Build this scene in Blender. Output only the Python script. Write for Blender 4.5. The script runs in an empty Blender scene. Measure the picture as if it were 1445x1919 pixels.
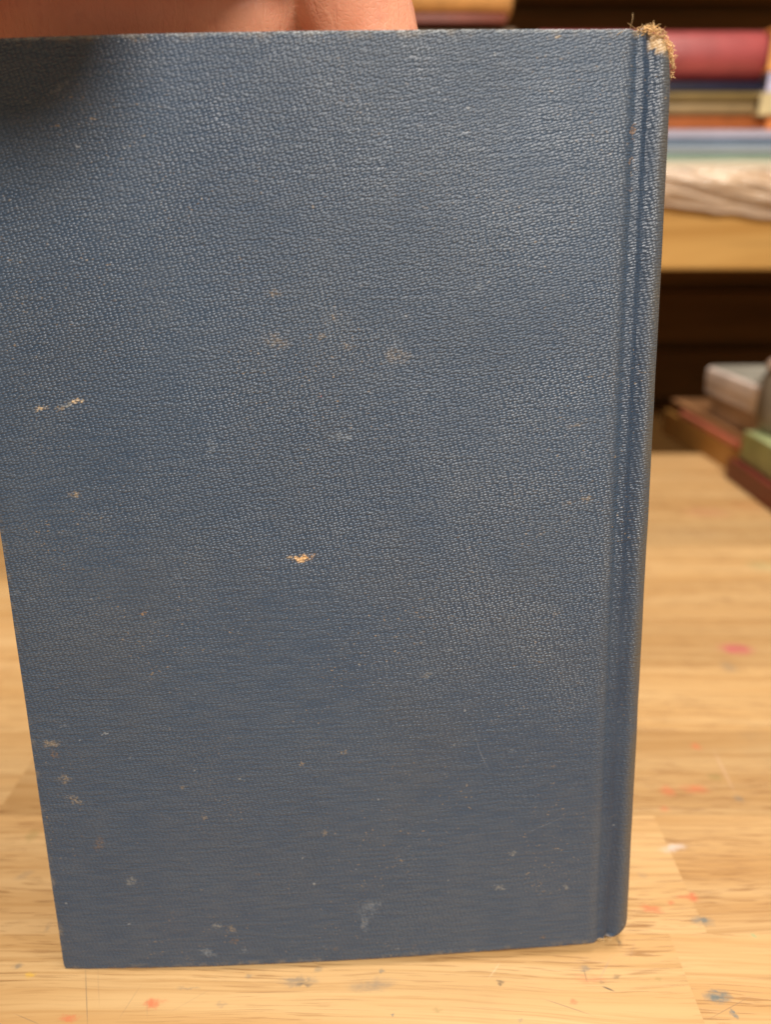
import bpy, bmesh, math, random
from mathutils import Vector, Matrix, noise as mnoise
random.seed(7)
R = math.radians
C = bpy.context.scene.collection
scene = bpy.context.scene

# ------------------------------------------------------------------ camera
CAM_H = 0.1790
PITCH = R(22.0)
FPX, CX, CY = 1331.0, 722.5, 959.5          # lens length and centre, in photograph pixels
cam_data = bpy.data.cameras.new('camera')
cam_data.sensor_fit = 'HORIZONTAL'
cam_data.sensor_width = 36.0
cam_data.lens = 36.0 * FPX / 1445.0
cam_data.clip_start = 0.01
cam_data.clip_end = 50
cam_data.dof.use_dof = True
cam_data.dof.focus_distance = 0.161
cam_data.dof.aperture_fstop = 10.2
cam = bpy.data.objects.new('camera', cam_data)
C.objects.link(cam)
cam.location = (0, 0, CAM_H)
cam.rotation_euler = (R(90) - PITCH, 0, 0)
scene.camera = cam

# ------------------------------------------------------------------ world, lamps, exposure
world = bpy.data.worlds.new('World')
scene.world = world
world.use_nodes = True
world.node_tree.nodes['Background'].inputs[0].default_value = (1.0, 0.86, 0.70, 1)
world.node_tree.nodes['Background'].inputs[1].default_value = 0.22

def area(name, loc, target, size, power, color, size_y=None):
    l = bpy.data.lights.new(name, 'AREA')
    l.energy = power
    l.color = color
    if size_y:
        l.shape = 'RECTANGLE'; l.size = size; l.size_y = size_y
    else:
        l.shape = 'DISK'; l.size = size
    o = bpy.data.objects.new(name, l)
    C.objects.link(o)
    o.location = loc
    o.rotation_euler = (Vector(target) - Vector(loc)).to_track_quat('-Z', 'Y').to_euler()
    return o
area('ceiling_lamp', (0.14, -0.60, 1.05), (0, 0.18, 0.1), 0.20, 20.5, (1.0, 0.93, 0.85))
area('fill_panel', (0.35, 0.30, 1.80), (0.1, 0.3, 0.1), 0.8, 23.0, (1.0, 0.90, 0.78), 0.6)  # broad fill added to brighten far table and shelf, no known source

scene.view_settings.view_transform = 'Standard'
scene.view_settings.look = 'None'
scene.view_settings.exposure = 0.0
scene.view_settings.gamma = 1.0

# ------------------------------------------------------------------ helpers
SP, CP = math.sin(PITCH), math.cos(PITCH)
def ray(px, py):
    a = (px - CX) / FPX; b = (py - CY) / FPX
    return Vector((a, CP - b * SP, -SP - b * CP))
def ground(px, py, z=0.0):
    """point of the level plane at height z seen at a photograph pixel"""
    d = ray(px, py)
    t = (z - CAM_H) / d.z
    return Vector((d.x * t, d.y * t, z))
def at(px, py, Y):
    """point of the upright plane at distance Y seen at a photograph pixel"""
    d = ray(px, py)
    t = Y / d.y
    return Vector((d.x * t, Y, CAM_H + d.z * t))

def tag(o, label=None, cat=None, group=None, kind=None):
    if label: o['label'] = label
    if cat: o['category'] = cat
    if group: o['group'] = group
    if kind: o['kind'] = kind
    return o
def empty(name, loc=(0, 0, 0), rotz=0.0):
    o = bpy.data.objects.new(name, None)
    C.objects.link(o)
    o.empty_display_size = 0.02
    o.location = loc
    o.rotation_euler = (0, 0, rotz)
    return o
def link(name, me, mat, parent=None, smooth=True):
    o = bpy.data.objects.new(name, me)
    C.objects.link(o)
    if mat is not None and not me.materials: me.materials.append(mat)
    if parent: o.parent = parent
    if smooth:
        for p in me.polygons: p.use_smooth = True
    return o
def bevel(o, w, seg=2, ang=35):
    m = o.modifiers.new('bevel', 'BEVEL')
    m.width = w; m.segments = seg; m.limit_method = 'ANGLE'; m.angle_limit = R(ang)
    m.harden_normals = False
    return m
def box_mesh(name, x0, x1, y0, y1, z0, z1, jitter=0):
    vs = [(x, y, z) for x in (x0, x1) for y in (y0, y1) for z in (z0, z1)]
    if jitter:
        vs = [tuple(c + random.uniform(-jitter, jitter) for c in v) for v in vs]
    fs = [(0, 1, 3, 2), (4, 6, 7, 5), (0, 4, 5, 1), (2, 3, 7, 6), (0, 2, 6, 4), (1, 5, 7, 3)]
    me = bpy.data.meshes.new(name)
    me.from_pydata(vs, [], fs)
    me.update()
    return me
def extrude_profile(name, prof, y0, y1, ny=1, closed=True):
    """prof: (a, b) points; extruded along the first axis from y0 to y1 -> verts (s, a, b)"""
    n = len(prof); vs = []; fs = []
    for i in range(ny + 1):
        s = y0 + (y1 - y0) * i / ny
        vs += [(s, a, b) for a, b in prof]
    for i in range(ny):
        for j in range(n if closed else n - 1):
            k = (j + 1) % n
            fs.append((i * n + j, i * n + k, (i + 1) * n + k, (i + 1) * n + j))
    if closed:
        fs.append(tuple(range(n - 1, -1, -1)))
        fs.append(tuple(ny * n + j for j in range(n)))
    me = bpy.data.meshes.new(name)
    me.from_pydata(vs, [], fs)
    bm = bmesh.new(); bm.from_mesh(me); bmesh.ops.recalc_face_normals(bm, faces=bm.faces); bm.to_mesh(me); bm.free()
    return me

# ------------------------------------------------------------------ node helpers
class NT:
    def __init__(s, name):
        s.m = bpy.data.materials.new(name); s.m.use_nodes = True
        s.t = s.m.node_tree; s.bsdf = s.t.nodes['Principled BSDF']
    def n(s, typ, **kw):
        nd = s.t.nodes.new(typ)
        for k, v in kw.items(): setattr(nd, k, v)
        return nd
    def l(s, a, b): s.t.links.new(a, b)
    def setin(s, inp, v):
        if isinstance(v, bpy.types.NodeSocket): s.l(v, inp)
        else: inp.default_value = v
    def math(s, op, a, b=None, c=None, clamp=False):
        nd = s.n('ShaderNodeMath', operation=op, use_clamp=clamp)
        s.setin(nd.inputs[0], a)
        if b is not None: s.setin(nd.inputs[1], b)
        if c is not None: s.setin(nd.inputs[2], c)
        return nd.outputs[0]
    def vmul(s, v, sc):
        nd = s.n('ShaderNodeVectorMath', operation='MULTIPLY'); s.setin(nd.inputs[0], v); s.setin(nd.inputs[1], sc); return nd.outputs[0]
    def vadd(s, v, w):
        nd = s.n('ShaderNodeVectorMath', operation='ADD'); s.setin(nd.inputs[0], v); s.setin(nd.inputs[1], w); return nd.outputs[0]
    def rot(s, v, a):
        nd = s.n('ShaderNodeVectorRotate', rotation_type='Z_AXIS'); s.setin(nd.inputs[0], v); nd.inputs['Angle'].default_value = a; return nd.outputs[0]
    def noise(s, v, scale, detail=3, rough=0.5, dist=0.0, out=0):
        nd = s.n('ShaderNodeTexNoise'); s.setin(nd.inputs['Vector'], v)
        nd.inputs['Scale'].default_value = scale; nd.inputs['Detail'].default_value = detail
        nd.inputs['Roughness'].default_value = rough; nd.inputs['Distortion'].default_value = dist
        return nd.outputs[out]
    def ramp(s, x, a, b, lo=0.0, hi=1.0, smooth=True):
        nd = s.n('ShaderNodeMapRange', interpolation_type='SMOOTHSTEP' if smooth else 'LINEAR')
        s.setin(nd.inputs[0], x)
        nd.inputs[1].default_value = a; nd.inputs[2].default_value = b
        nd.inputs[3].default_value = lo; nd.inputs[4].default_value = hi
        return nd.outputs[0]
    def mix(s, f, a, b, mode='MIX'):
        nd = s.n('ShaderNodeMix', data_type='RGBA', blend_type=mode)
        s.setin(nd.inputs[0], f)
        for i, v in ((6, a), (7, b)):
            if isinstance(v, tuple) and len(v) == 3: v = (*v, 1)
            s.setin(nd.inputs[i], v)
        return nd.outputs[2]
    def sep(s, v):
        nd = s.n('ShaderNodeSeparateXYZ'); s.l(v, nd.inputs[0]); return nd.outputs
    def comb(s, x, y, z):
        nd = s.n('ShaderNodeCombineXYZ')
        for i, v in enumerate((x, y, z)): s.setin(nd.inputs[i], v)
        return nd.outputs[0]
    def bump(s, h, strength, dist, normal=None):
        nd = s.n('ShaderNodeBump'); nd.inputs['Strength'].default_value = strength
        nd.inputs['Distance'].default_value = dist; s.l(h, nd.inputs['Height'])
        if normal is not None: s.l(normal, nd.inputs['Normal'])
        return nd.outputs[0]
    def spot(s, v, x, y, rx, ry, ang=0.0, soft=0.5):
        """soft elliptical mark centred at x, y of the (already roughened) coordinate v; 1 inside"""
        w = s.vadd(v, (-x, -y, 0))
        if ang: w = s.rot(w, ang)
        w = s.vmul(w, (1 / rx, 1 / ry, 0))
        ln = s.n('ShaderNodeVectorMath', operation='LENGTH'); s.l(w, ln.inputs[0])
        return s.ramp(ln.outputs['Value'], 1 + soft, 1 - soft)
    def col(s, c):
        s.setin(s.bsdf.inputs['Base Color'], (*c, 1) if isinstance(c, tuple) else c)
    def p(s, **kw):
        for k, v in kw.items(): s.setin(s.bsdf.inputs[k.replace('_', ' ')], v)

def plain(name, c, rough=0.5, spec=0.4, var=0.15, scale=40, bump=0.0, bscale=900, stretch=(1, 1, 1), **kw):
    m = NT(name)
    co = m.n('ShaderNodeTexCoord').outputs['Object']
    v = m.vmul(co, stretch)
    nz = m.noise(v, scale, 4)
    f = m.ramp(nz, 0.3, 0.7)
    dark = tuple(x * (1 - var) for x in c); light = tuple(min(1, x * (1 + var)) for x in c)
    m.col(m.mix(f, dark, light))
    m.p(Roughness=rough, Specular_IOR_Level=spec, **kw)
    if bump:
        m.l(m.bump(m.noise(v, bscale, 3), bump, 0.0005), m.bsdf.inputs['Normal'])
    return m.m

# ------------------------------------------------------------------ book pose (leaning back against the hand)
BH, BW, BT = 0.215, 0.1389, 0.027            # height, board width, thickness
book_O = Vector((-0.08331, 0.12646, 0.00035))
book_u = Vector((0.9991693, 0.03441792, 0.02182005)).normalized()
book_v = Vector((-0.02733922, 0.16906392, 0.98522584)); book_v = (book_v - book_u * book_v.dot(book_u)).normalized()
book_n = book_u.cross(book_v)                # toward the camera side
if book_n.y > 0: book_n = -book_n
BM = Matrix(((book_u.x, book_v.x, book_n.x, book_O.x), (book_u.y, book_v.y, book_n.y, book_O.y),
             (book_u.z, book_v.z, book_n.z, book_O.z), (0, 0, 0, 1)))
BMI = BM.inverted()
def on_cover(px, py):
    """place on the cover (u, v) seen at a photograph pixel"""
    o = BMI @ Vector((0, 0, CAM_H)); d = BMI.to_3x3() @ ray(px, py)
    t = -o.z / d.z
    q = o + d * t
    return q.x, q.y

# ------------------------------------------------------------------ materials: cover cloth
def cover_material():
    m = NT('blue_grained_cloth')
    co = m.n('ShaderNodeTexCoord').outputs['Object']
    X = m.sep(co)
    u, v = X[0], X[1]
    # pebbled, slightly slanting grain, about one millimetre to the cell
    wob = m.noise(co, 260, 2, out=1)
    wob = m.vadd(wob, (-.5, -.5, -.5))
    wob2 = m.vadd(m.noise(co, 45, 2, out=1), (-.5, -.5, -.5))
    g = m.vadd(co, m.vmul(wob, (0.00035, 0.00020, 0)))
    g = m.vadd(g, m.vmul(wob2, (0.0009, 0.0010, 0)))
    g = m.rot(g, R(-14))
    g = m.vmul(g, (1 / 0.00092, 1 / 0.00054, 1))
    vo = m.n('ShaderNodeTexVoronoi', feature='SMOOTH_F1', voronoi_dimensions='2D'); m.l(g, vo.inputs['Vector'])
    vo.inputs['Scale'].default_value = 1.0; vo.inputs['Smoothness'].default_value = 0.25; vo.inputs['Randomness'].default_value = 0.50
    grain = m.ramp(vo.outputs['Distance'], 0.62, 0.08)
    fine = m.noise(co, 3500, 2)
    # how strongly the grain is pressed in: flattened in places by handling
    flat = m.noise(co, 18, 3)
    press = m.ramp(flat, 0.3, 0.62, 0.6, 1.0)
    in_joint = m.math('MULTIPLY', m.ramp(u, BW + 0.0002, BW + 0.0030), m.ramp(u, BW + 0.0068, BW + 0.0046))
    low = m.ramp(v, 0.0, 0.15, 0.50, 1.0)       # grain fades downward, standing in for grazing light and defocus
    press = m.math('MULTIPLY', press, m.ramp(u, BW + 0.0060, BW + 0.0092, 1.0, 0.60))
    press = m.math('MULTIPLY', m.math('MULTIPLY', press, low), m.math('SUBTRACT', 1.0, m.math('MULTIPLY', in_joint, 0.25)))
    weft = m.noise(m.vmul(m.vadd(co, m.vmul(wob2, (0.0006, 0.0006, 0))), (110, 1500, 1)), 1.0, 2, 0.5)
    warp = m.noise(m.vmul(co, (1500, 110, 1)), 1.0, 2, 0.5)
    height = m.math('ADD', m.math('MULTIPLY', grain, press), m.math('MULTIPLY', fine, 0.16))
    height = m.math('ADD', height, m.math('ADD', m.math('MULTIPLY', weft, 1.1), m.math('MULTIPLY', warp, 0.4)))
    # --- colour
    big = m.noise(co, 14, 4, 0.6)
    base = m.mix(m.ramp(big, 0.3, 0.7), (0.031, 0.059, 0.104), (0.037, 0.065, 0.108))
    # tan soiling in broad cloudy patches
    soil = m.ramp(m.noise(m.vadd(co, (3.1, 1.7, 0)), 22, 5, 0.62), 0.47, 0.72)
    base = m.mix(m.math('MULTIPLY', soil, 0.20), base, (0.078, 0.080, 0.078))
    base = m.mix(m.ramp(weft, 0.38, 0.62, 0.0, 0.22), base, (0.105, 0.122, 0.140))
    # joint keeps the unfaded blue
    jn = m.ramp(m.noise(m.vmul(co, (1, .25, 1)), 160, 3), 0.3, 0.7, 0.5, 1.0)
    base = m.mix(m.math('MULTIPLY', in_joint, m.math('MULTIPLY', jn, 0.85)), base, (0.018, 0.036, 0.068))
    # spine and shoulders faded and browned
    sp = m.ramp(u, BW + 0.0052, BW + 0.0078)
    spn = m.ramp(m.noise(m.vmul(co, (1, .5, 1)), 120, 4), 0.35, 0.7, 0.45, 0.95)
    base = m.mix(m.math('MULTIPLY', sp, spn), base, (0.090, 0.084, 0.072))
    edge_l = m.ramp(m.math('ABSOLUTE', m.math('SUBTRACT', u, BW - 0.0010)), 0.0022, 0.0)
    base = m.mix(m.math('MULTIPLY', edge_l, m.math('MULTIPLY', spn, 0.22)), base, (0.13, 0.125, 0.11))
    # worn tips of the grain
    wearm = m.ramp(m.noise(m.vadd(co, (9.0, 0, 0)), 30, 5, 0.65), 0.42, 0.68, 0.15, 0.75)
    tips_g = m.ramp(grain, 0.5, 0.9)
    tips = m.math('MULTIPLY', m.ramp(grain, 0.62, 1.0), m.math('MULTIPLY', wearm, press))
    base = m.mix(m.math('MULTIPLY', tips, 0.55), base, (0.190, 0.195, 0.185))
    # gutters between the cells tinted a darker blue
    base = m.mix(m.math('MULTIPLY', m.ramp(grain, 0.35, 0.0), m.math('MULTIPLY', press, 0.45)), base, (0.017, 0.028, 0.046))
    # fine lint and specks
    sp1 = m.ramp(m.noise(m.vmul(co, (1, 1.5, 1)), 1150, 2, 0.5), 0.66, 0.74)
    spm = m.ramp(m.noise(m.vadd(co, (1.3, 8.2, 0)), 36, 4, 0.6), 0.42, 0.66)
    base = m.mix(m.math('MULTIPLY', m.math('MULTIPLY', sp1, spm), 0.75), base, (0.30, 0.22, 0.13))
    # rubbed fore edge and corners
    ed = m.math('MAXIMUM', m.ramp(u, 0.0016, 0.0002), m.math('MAXIMUM', m.ramp(v, 0.0018, 0.0003), m.ramp(v, BH - 0.0020, BH - 0.0003)))
    base = m.mix(m.math('MULTIPLY', ed, m.ramp(m.noise(m.vadd(co, (2, 6, 1)), 210, 4, 0.65), 0.48, 0.66, 0.0, 0.5)), base, (0.20, 0.17, 0.13))
    sp2 = m.ramp(m.noise(m.vadd(m.vmul(co, (1, 1.2, 1)), (5, 5, 0)), 480, 2, 0.5), 0.745, 0.80)
    base = m.mix(m.math('MULTIPLY', sp2, 0.5), base, (0.33, 0.35, 0.36))
    # pale rubs and dents seen in particular places
    rag = m.vadd(co, m.vmul(m.vadd(m.noise(co, 900, 3, out=1), (-.5, -.5, -.5)), (0.0042, 0.0024, 0)))
    TAN, PALE, ORG, GREY, BRN = (0.50, 0.37, 0.20), (0.52, 0.50, 0.42), (0.62, 0.34, 0.11), (0.26, 0.30, 0.34), (0.23, 0.14, 0.07)
    marks = [(562, 1043, 16, 6, 0, (.85,.55,.26), 1.5), (575, 1041, 14, 6, 0, (.85,.5,.2), 1.5), (545, 1043, 9, 3, 0, TAN, .8), (80, 766, 9, 5, 0, (.8,.6,.35), 1.2), (112, 765, 12, 3, 0, TAN, .8),
             (128, 758, 12, 4, 15, PALE, .8), (150, 751, 11, 5, 10, (.8,.6,.35), 1.4), (640, 818, 22, 8, 0, GREY, .6), (400, 835, 9, 14, 0, GREY, .55),
             (145, 926, 14, 5, 0, TAN, .7), (97, 1392, 16, 7, 0, TAN, .6), (104, 1412, 8, 8, 0, BRN, .9), (122, 1458, 12, 10, 0, TAN, .6),
             (140, 1496, 18, 7, -30, TAN, .55), (188, 1578, 9, 14, -20, BRN, .7), (248, 1645, 10, 8, 0, PALE, .45),
             (272, 1145, 7, 4, 0, ORG, .6), (568, 1425, 5, 5, 0, TAN, .8), (642, 1403, 6, 4, 0, TAN, .7), (690, 1695, 20, 13, 60, GREY, .55),
             (705, 1685, 12, 6, 0, GREY, .55), (684, 1722, 7, 16, 0, GREY, .6), (392, 1775, 16, 8, -30, GREY, .8), (440, 1755, 8, 5, 0, BRN, .9), (436, 1731, 11, 6, -20, TAN, .6),
             (458, 1772, 9, 5, 0, GREY, .7), (408, 1725, 8, 5, 0, PALE, .5), (120, 168, 22, 5, 35, GREY, .55), (100, 176, 12, 4, 35, GREY, .5),
             (893, 541, 17, 4, 50, GREY, .7), (1078, 797, 20, 4, 8, TAN, .4), (1098, 935, 12, 5, 12, TAN, .6), (1066, 942, 16, 3, 15, TAN, .4),
             (1018, 998, 12, 3, 15, TAN, .5), (800, 1262, 12, 4, 25, PALE, .5), (672, 1240, 4, 3, 0, PALE, .7), (958, 1405, 8, 6, -40, GREY, .6),
             (935, 1658, 9, 5, -20, PALE, .5), (960, 1596, 7, 5, -40, PALE, .45), (1016, 1752, 4, 4, 0, BRN, .9), (1060, 1660, 5, 4, 0, PALE, .5),
             (515, 549, 14, 6, -20, TAN, .5), (625, 597, 8, 5, 0, TAN, .6), (652, 648, 12, 5, -25, TAN, .5), (601, 634, 5, 9, 0, TAN, .5),
             (742, 668, 26, 14, 0, TAN, .3), (745, 640, 12, 8, 0, GREY, .4), (520, 640, 26, 12, -20, TAN, .35), (600, 742, 3, 3, 0, (0.6, .12, .08), .9),
             (385, 1525, 5, 5, 0, TAN, .5), (345, 1468, 5, 5, 0, TAN, .5), (610, 1552, 5, 5, 0, TAN, .5), (455, 1450, 5, 5, 0, PALE, .5),
             (480, 1628, 5, 4, 0, BRN, .7), (632, 1768, 4, 4, 0, BRN, .8), (775, 1765, 4, 4, 0, BRN, .6), (330, 1080, 16, 3, 45, GREY, .4), (1195, 1730, 3, 3, 0, TAN, .4),
             (30, 1112, 12, 5, 0, GREY, .5), (60, 1122, 12, 6, -30, GREY, .5), (120, 1358, 12, 4, 0, GREY, .5), (1040, 1150, 14, 3, 40, TAN, .3),
             (1190, 240, 4, 10, 0, ORG, .65), (1188, 256, 3, 6, 0, ORG, .6), (1186, 300, 3, 9, 0, ORG, .6), (1189, 318, 4, 7, 0, TAN, .6), (1186, 352, 3, 8, 0, ORG, .3),
             (1194, 60, 10, 5, 0, TAN, .85), (1230, 78, 12, 9, -25, TAN, .85), (1248, 80, 12, 5, -40, PALE, .7)]
    speck = m.math('ADD', m.math('MULTIPLY', m.ramp(m.noise(co, 1500, 3, 0.6), 0.42, 0.58), 0.75), m.math('MULTIPLY', tips_g, 0.35), clamp=True)
    for (px, py, rx, ry, a, c, st) in marks:
        x, y = on_cover(px, py)
        k = (on_cover(px + 1, py)[0] - x)
        f = m.spot(rag, x, y, rx * k * .85, ry * k * .95, R(-a), 0.55)
        base = m.mix(m.math('MULTIPLY', m.math('MULTIPLY', f, speck), min(1, st * 0.72)), base, tuple(q * .8 for q in c))
    # thin scratches
    for (x0, y0, x1, y1, wpx, c, st) in [(880, 1345, 900, 1410, 0.9, GREY, .3), (896, 1398, 915, 1440, 1.0, GREY, .35),
                                         (330, 1060, 350, 1100, 1.0, GREY, .3), (470, 1150, 440, 1190, .9, GREY, .25), (600, 520, 622, 640, 1.2, GREY, .35), (1052, 1530, 980, 1560, 1., GREY, .25)]:
        a0 = on_cover(x0, y0); a1 = on_cover(x1, y1)
        dx, dy = a1[0] - a0[0], a1[1] - a0[1]; L = math.hypot(dx, dy)
        f = m.spot(co, (a0[0] + a1[0]) / 2, (a0[1] + a1[1]) / 2, L / 2, wpx * 0.00012, -math.atan2(dy, dx), 0.5)
        base = m.mix(m.math('MULTIPLY', m.math('MULTIPLY', f, m.ramp(m.noise(co, 500, 2), .4, .6, .2, 1)), st * .7), base, c)
    # worn-through top edge, brown tail edge, frayed spine head
    rn = m.ramp(m.noise(co, 700, 3), 0.35, 0.65, 0.2, 1.0)
    te = m.ramp(v, BH - 0.0009, BH - 0.0001)
    base = m.mix(m.math('MULTIPLY', te, m.math('MULTIPLY', rn, 0.6)), base, (0.30, 0.33, 0.34))
    be = m.ramp(v, 0.0006, 0.0001)  # worn tail; the brown line also paints the contact shadow
    base = m.mix(m.math('MULTIPLY', be, m.math('MULTIPLY', rn, 0.75)), base, (0.10, 0.055, 0.03))
    hd = m.math('MULTIPLY', m.ramp(u, BW + 0.0030, BW + 0.0048), m.ramp(v, BH - 0.0052, BH - 0.0028))
    hw = m.ramp(m.noise(co, 520, 3, 0.6), 0.40, 0.56)
    base = m.mix(m.math('MULTIPLY', hd, m.math('MULTIPLY', hw, 0.9)), base, (0.62, 0.43, 0.22))
    tl = m.math('MULTIPLY', m.ramp(u, BW + 0.0004, BW + 0.0016), m.ramp(v, 0.0016, 0.0004))
    base = m.mix(m.math('MULTIPLY', tl, m.math('MULTIPLY', hw, 0.8)), base, (0.45, 0.38, 0.32))
    m.col(base)
    m.p(Roughness=m.ramp(m.noise(co, 60, 3), 0.3, 0.7, 0.38, 0.50), Specular_IOR_Level=0.54)
    m.l(m.bump(height, 1.0, 0.000155), m.bsdf.inputs['Normal'])
    return m.m

# ------------------------------------------------------------------ materials: table wood
def wood_material():
    m = NT('worktop_wood')
    pos = m.n('ShaderNodeNewGeometry').outputs['Position']
    oi = m.n('ShaderNodeObjectInfo')
    off = m.comb(m.math('MULTIPLY', oi.outputs['Random'], 7.0), m.math('MULTIPLY', oi.outputs['Random'], 3.0), 0.0)
    q = m.vadd(pos, off)
    slow = m.noise(m.vmul(q, (1.0, 3.5, 1)), 5.5, 3, 0.5)
    q2 = m.vadd(q, m.comb(0.0, m.math('MULTIPLY', slow, 0.016), 0.0))
    broad = m.noise(m.vmul(q2, (3.0, 55.0, 1)), 1.5, 4, 0.55)
    streak = m.noise(m.vmul(q2, (8.0, 560.0, 1)), 1.0, 5, 0.65)
    base = m.mix(m.ramp(broad, 0.3, 0.7), (0.650, 0.428, 0.205), (0.545, 0.320, 0.130))
    base = m.mix(m.math('MULTIPLY', m.ramp(streak, 0.46, 0.64), 0.52), base, (0.42, 0.225, 0.075))
    base = m.mix(1.0, base, oi.outputs['Color'], 'MULTIPLY')
    # open pores: short dark dashes along the grain
    pv = m.vmul(q2, (70.0, 1900.0, 1))
    pore = m.noise(pv, 1.0, 2, 0.45)
    dens = m.ramp(m.noise(m.vmul(q2, (8, 40, 1)), 1.0, 2), 0.30, 0.66)
    pm = m.math('MULTIPLY', m.ramp(pore, 0.56, 0.63), dens)
    pv2 = m.vmul(m.vadd(q2, (2.2, .7, 0)), (34.0, 1500.0, 1))
    pm2 = m.math('MULTIPLY', m.ramp(m.noise(pv2, 1.0, 2, 0.5), 0.61, 0.70), m.ramp(m.noise(m.vmul(q2, (5, 30, 1)), 1.3, 2), 0.40, 0.60))
    pm = m.math('MAXIMUM', pm, pm2)
    base = m.mix(m.math('MULTIPLY', pm, 0.75), base, (0.23, 0.098, 0.028))
    # grubby handling
    gr = m.ramp(m.noise(m.vadd(pos, (4, 4, 0)), 26, 5, 0.6), 0.56, 0.76)
    base = m.mix(m.math('MULTIPLY', gr, 0.20), base, (0.26, 0.19, 0.11))
    # paint marks and stains where they lie on the bench
    rag = m.vadd(pos, m.vmul(m.vadd(m.noise(m.vmul(pos, (1, 1, 0)), 700, 4, 0.65, out=1), (-.5, -.5, -.5)), (0.0030, 0.0030, 0)))
    broken = m.ramp(m.noise(m.vmul(q2, (260, 900, 1)), 1.0, 3, 0.6), 0.36, 0.55, 0.45, 1.0)
    RED, MAG, SLT, GRN, BLK, GRY, WHT, OLV = (0.64, 0.13, 0.06), (0.50, 0.06, 0.12), (0.10, 0.15, 0.16), (0.22, 0.42, 0.22), (0.05, 0.05, 0.045), (0.24, 0.20, 0.15), (0.66, 0.55, 0.48), (0.22, 0.19, 0.06)
    for (px, py, rx, ry, a, c, st) in [
            (1345, 1866, 20, 11, 0, SLT, .95), (1376, 1900, 5, 9, 25, SLT, .95), (1298, 1680, 9, 8, 0, RED, .85), (1280, 1681, 12, 4, 0, RED, .45),
            (1222, 1703, 18, 6, -12, RED, .7), (1256, 1690, 6, 4, 0, RED, .6), (1315, 1725, 18, 8, 0, GRY, .9), (1320, 1722, 7, 4, 0, SLT, .6), (1413, 1752, 6, 5, 0, GRN, .55),
            (1380, 1216, 26, 9, 0, MAG, .80), (1366, 1250, 12, 9, 0, GRY, .5), (1305, 1398, 8, 6, 0, RED, .55), (1252, 1482, 12, 9, -20, RED, .5),
            (1310, 1478, 16, 7, 0, RED, .4), (1292, 1478, 18, 8, 0, RED, .28), (1340, 1455, 12, 6, 0, OLV, .45), (1385, 1496, 8, 6, 0, SLT, .5), (1245, 1515, 8, 5, 0, RED, .4),
            (1262, 1588, 22, 6, 12, WHT, .85), (938, 1840, 5, 4, 0, BLK, .95), (560, 1838, 30, 8, 0, GRY, .8), (570, 1842, 12, 5, 0, BLK, .5),
            (690, 1848, 32, 9, 0, GRY, .55), (715, 1840, 24, 9, 0, GRY, .4), (284, 1880, 11, 9, 0, RED, .75), (130, 1907, 15, 7, 0, RED, .6), (297, 1875, 16, 4, 0, RED, .3),
            (1105, 1833, 26, 7, 0, RED, .3), (1076, 1877, 8, 5, 0, RED, .55), (1096, 1815, 8, 6, 0, GRY, .7), (1155, 1829, 8, 3, 10, BLK, .5), (1128, 1839, 5, 2, 0, BLK, .6),
            (1160, 1764, 4, 8, 0, BLK, .7), (34, 1809, 8, 5, 0, GRY, .8), (57, 1825, 8, 5, 0, (0.75, .45, .05), .7), (715, 1819, 5, 4, 0, SLT, .7), (597, 1816, 6, 4, 0, SLT, .4),
            (734, 1900, 4, 2, 0, SLT, .8), (60, 1565, 10, 10, 0, OLV, .35), (45, 1640, 14, 6, 30, GRY, .35), (90, 1735, 5, 6, 0, GRY, .4), (465, 1828, 5, 4, 0, GRY, .6),
            (415, 1881, 8, 5, 0, GRY, .4), (350, 1852, 20, 2, 0, GRY, .5), (1150, 1560, 8, 8, 0, GRN, .25), (1205, 1640, 8, 6, 0, GRY, .3), (820, 1892, 8, 4, 0, OLV, .35),
            (975, 1912, 4, 3, 0, SLT, .6), (1235, 1835, 6, 5, 0, OLV, .3), (1325, 960, 40, 8, 0, MAG, .16), (1430, 1060, 26, 9, 0, GRN, .22), (1400, 950, 30, 9, 0, RED, .10), (1300, 1000, 60, 7, 0, GRY, .12)]:
        g = ground(px, py)
        kx = (ground(px + 1, py) - g).x; ky = (ground(px, py - 1) - g).y
        f = m.spot(rag, g.x, g.y, rx * kx, ry * ky, R(-a), 0.65)
        base = m.mix(m.math('MULTIPLY', m.math('MULTIPLY', f, broken), st * .9), base, c)
    for (x0, y0, x1, y1, w, c, st) in [(160, 1812, 164, 1919, .00010, (0.20, .15, .10), .75), (183, 1812, 186, 1880, .0001, (0.3, .2, .12), .35),
            (1022, 1872, 1105, 1900, .00009, (0.16, .12, .09), .7), (1144, 1795, 1125, 1832, .0001, (0.35, .25, .2), .6), (1130, 1848, 1150, 1856, .00022, (.06, .06, .05), .85),
            (1330, 1908, 1400, 1870, .00010, (0.25, .16, .09), .6), (262, 1848, 225, 1905, .00009, (0.25, .18, .12), .4), (275, 1870, 276, 1905, .00008, (0.25, .18, .12), .3),
            (936, 1805, 918, 1830, .00012, (0.75, .6, .4), .5), (1340, 1410, 1375, 1480, .0005, (0.75, .5, .38), .2), (1094, 1815, 1100, 1838, .00012, (.1, .08, .07), .6),
            (400, 1850, 320, 1895, .0001, (0.35, .24, .14), .3), (30, 1900, 75, 1919, .0001, (.2, .15, .1), .5), (1190, 1760, 1180, 1800, .00008, (.3, .2, .15), .3)]:
        a0 = ground(x0, y0); a1 = ground(x1, y1); d = a1 - a0
        f = m.spot(pos, (a0.x + a1.x) / 2, (a0.y + a1.y) / 2, d.length / 2, w, -math.atan2(d.y, d.x), 0.5)
        base = m.mix(m.math('MULTIPLY', f, st), base, c)
    m.col(base)
    m.p(Roughness=m.ramp(streak, 0.3, 0.7, 0.32, 0.46), Specular_IOR_Level=0.45)
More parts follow.
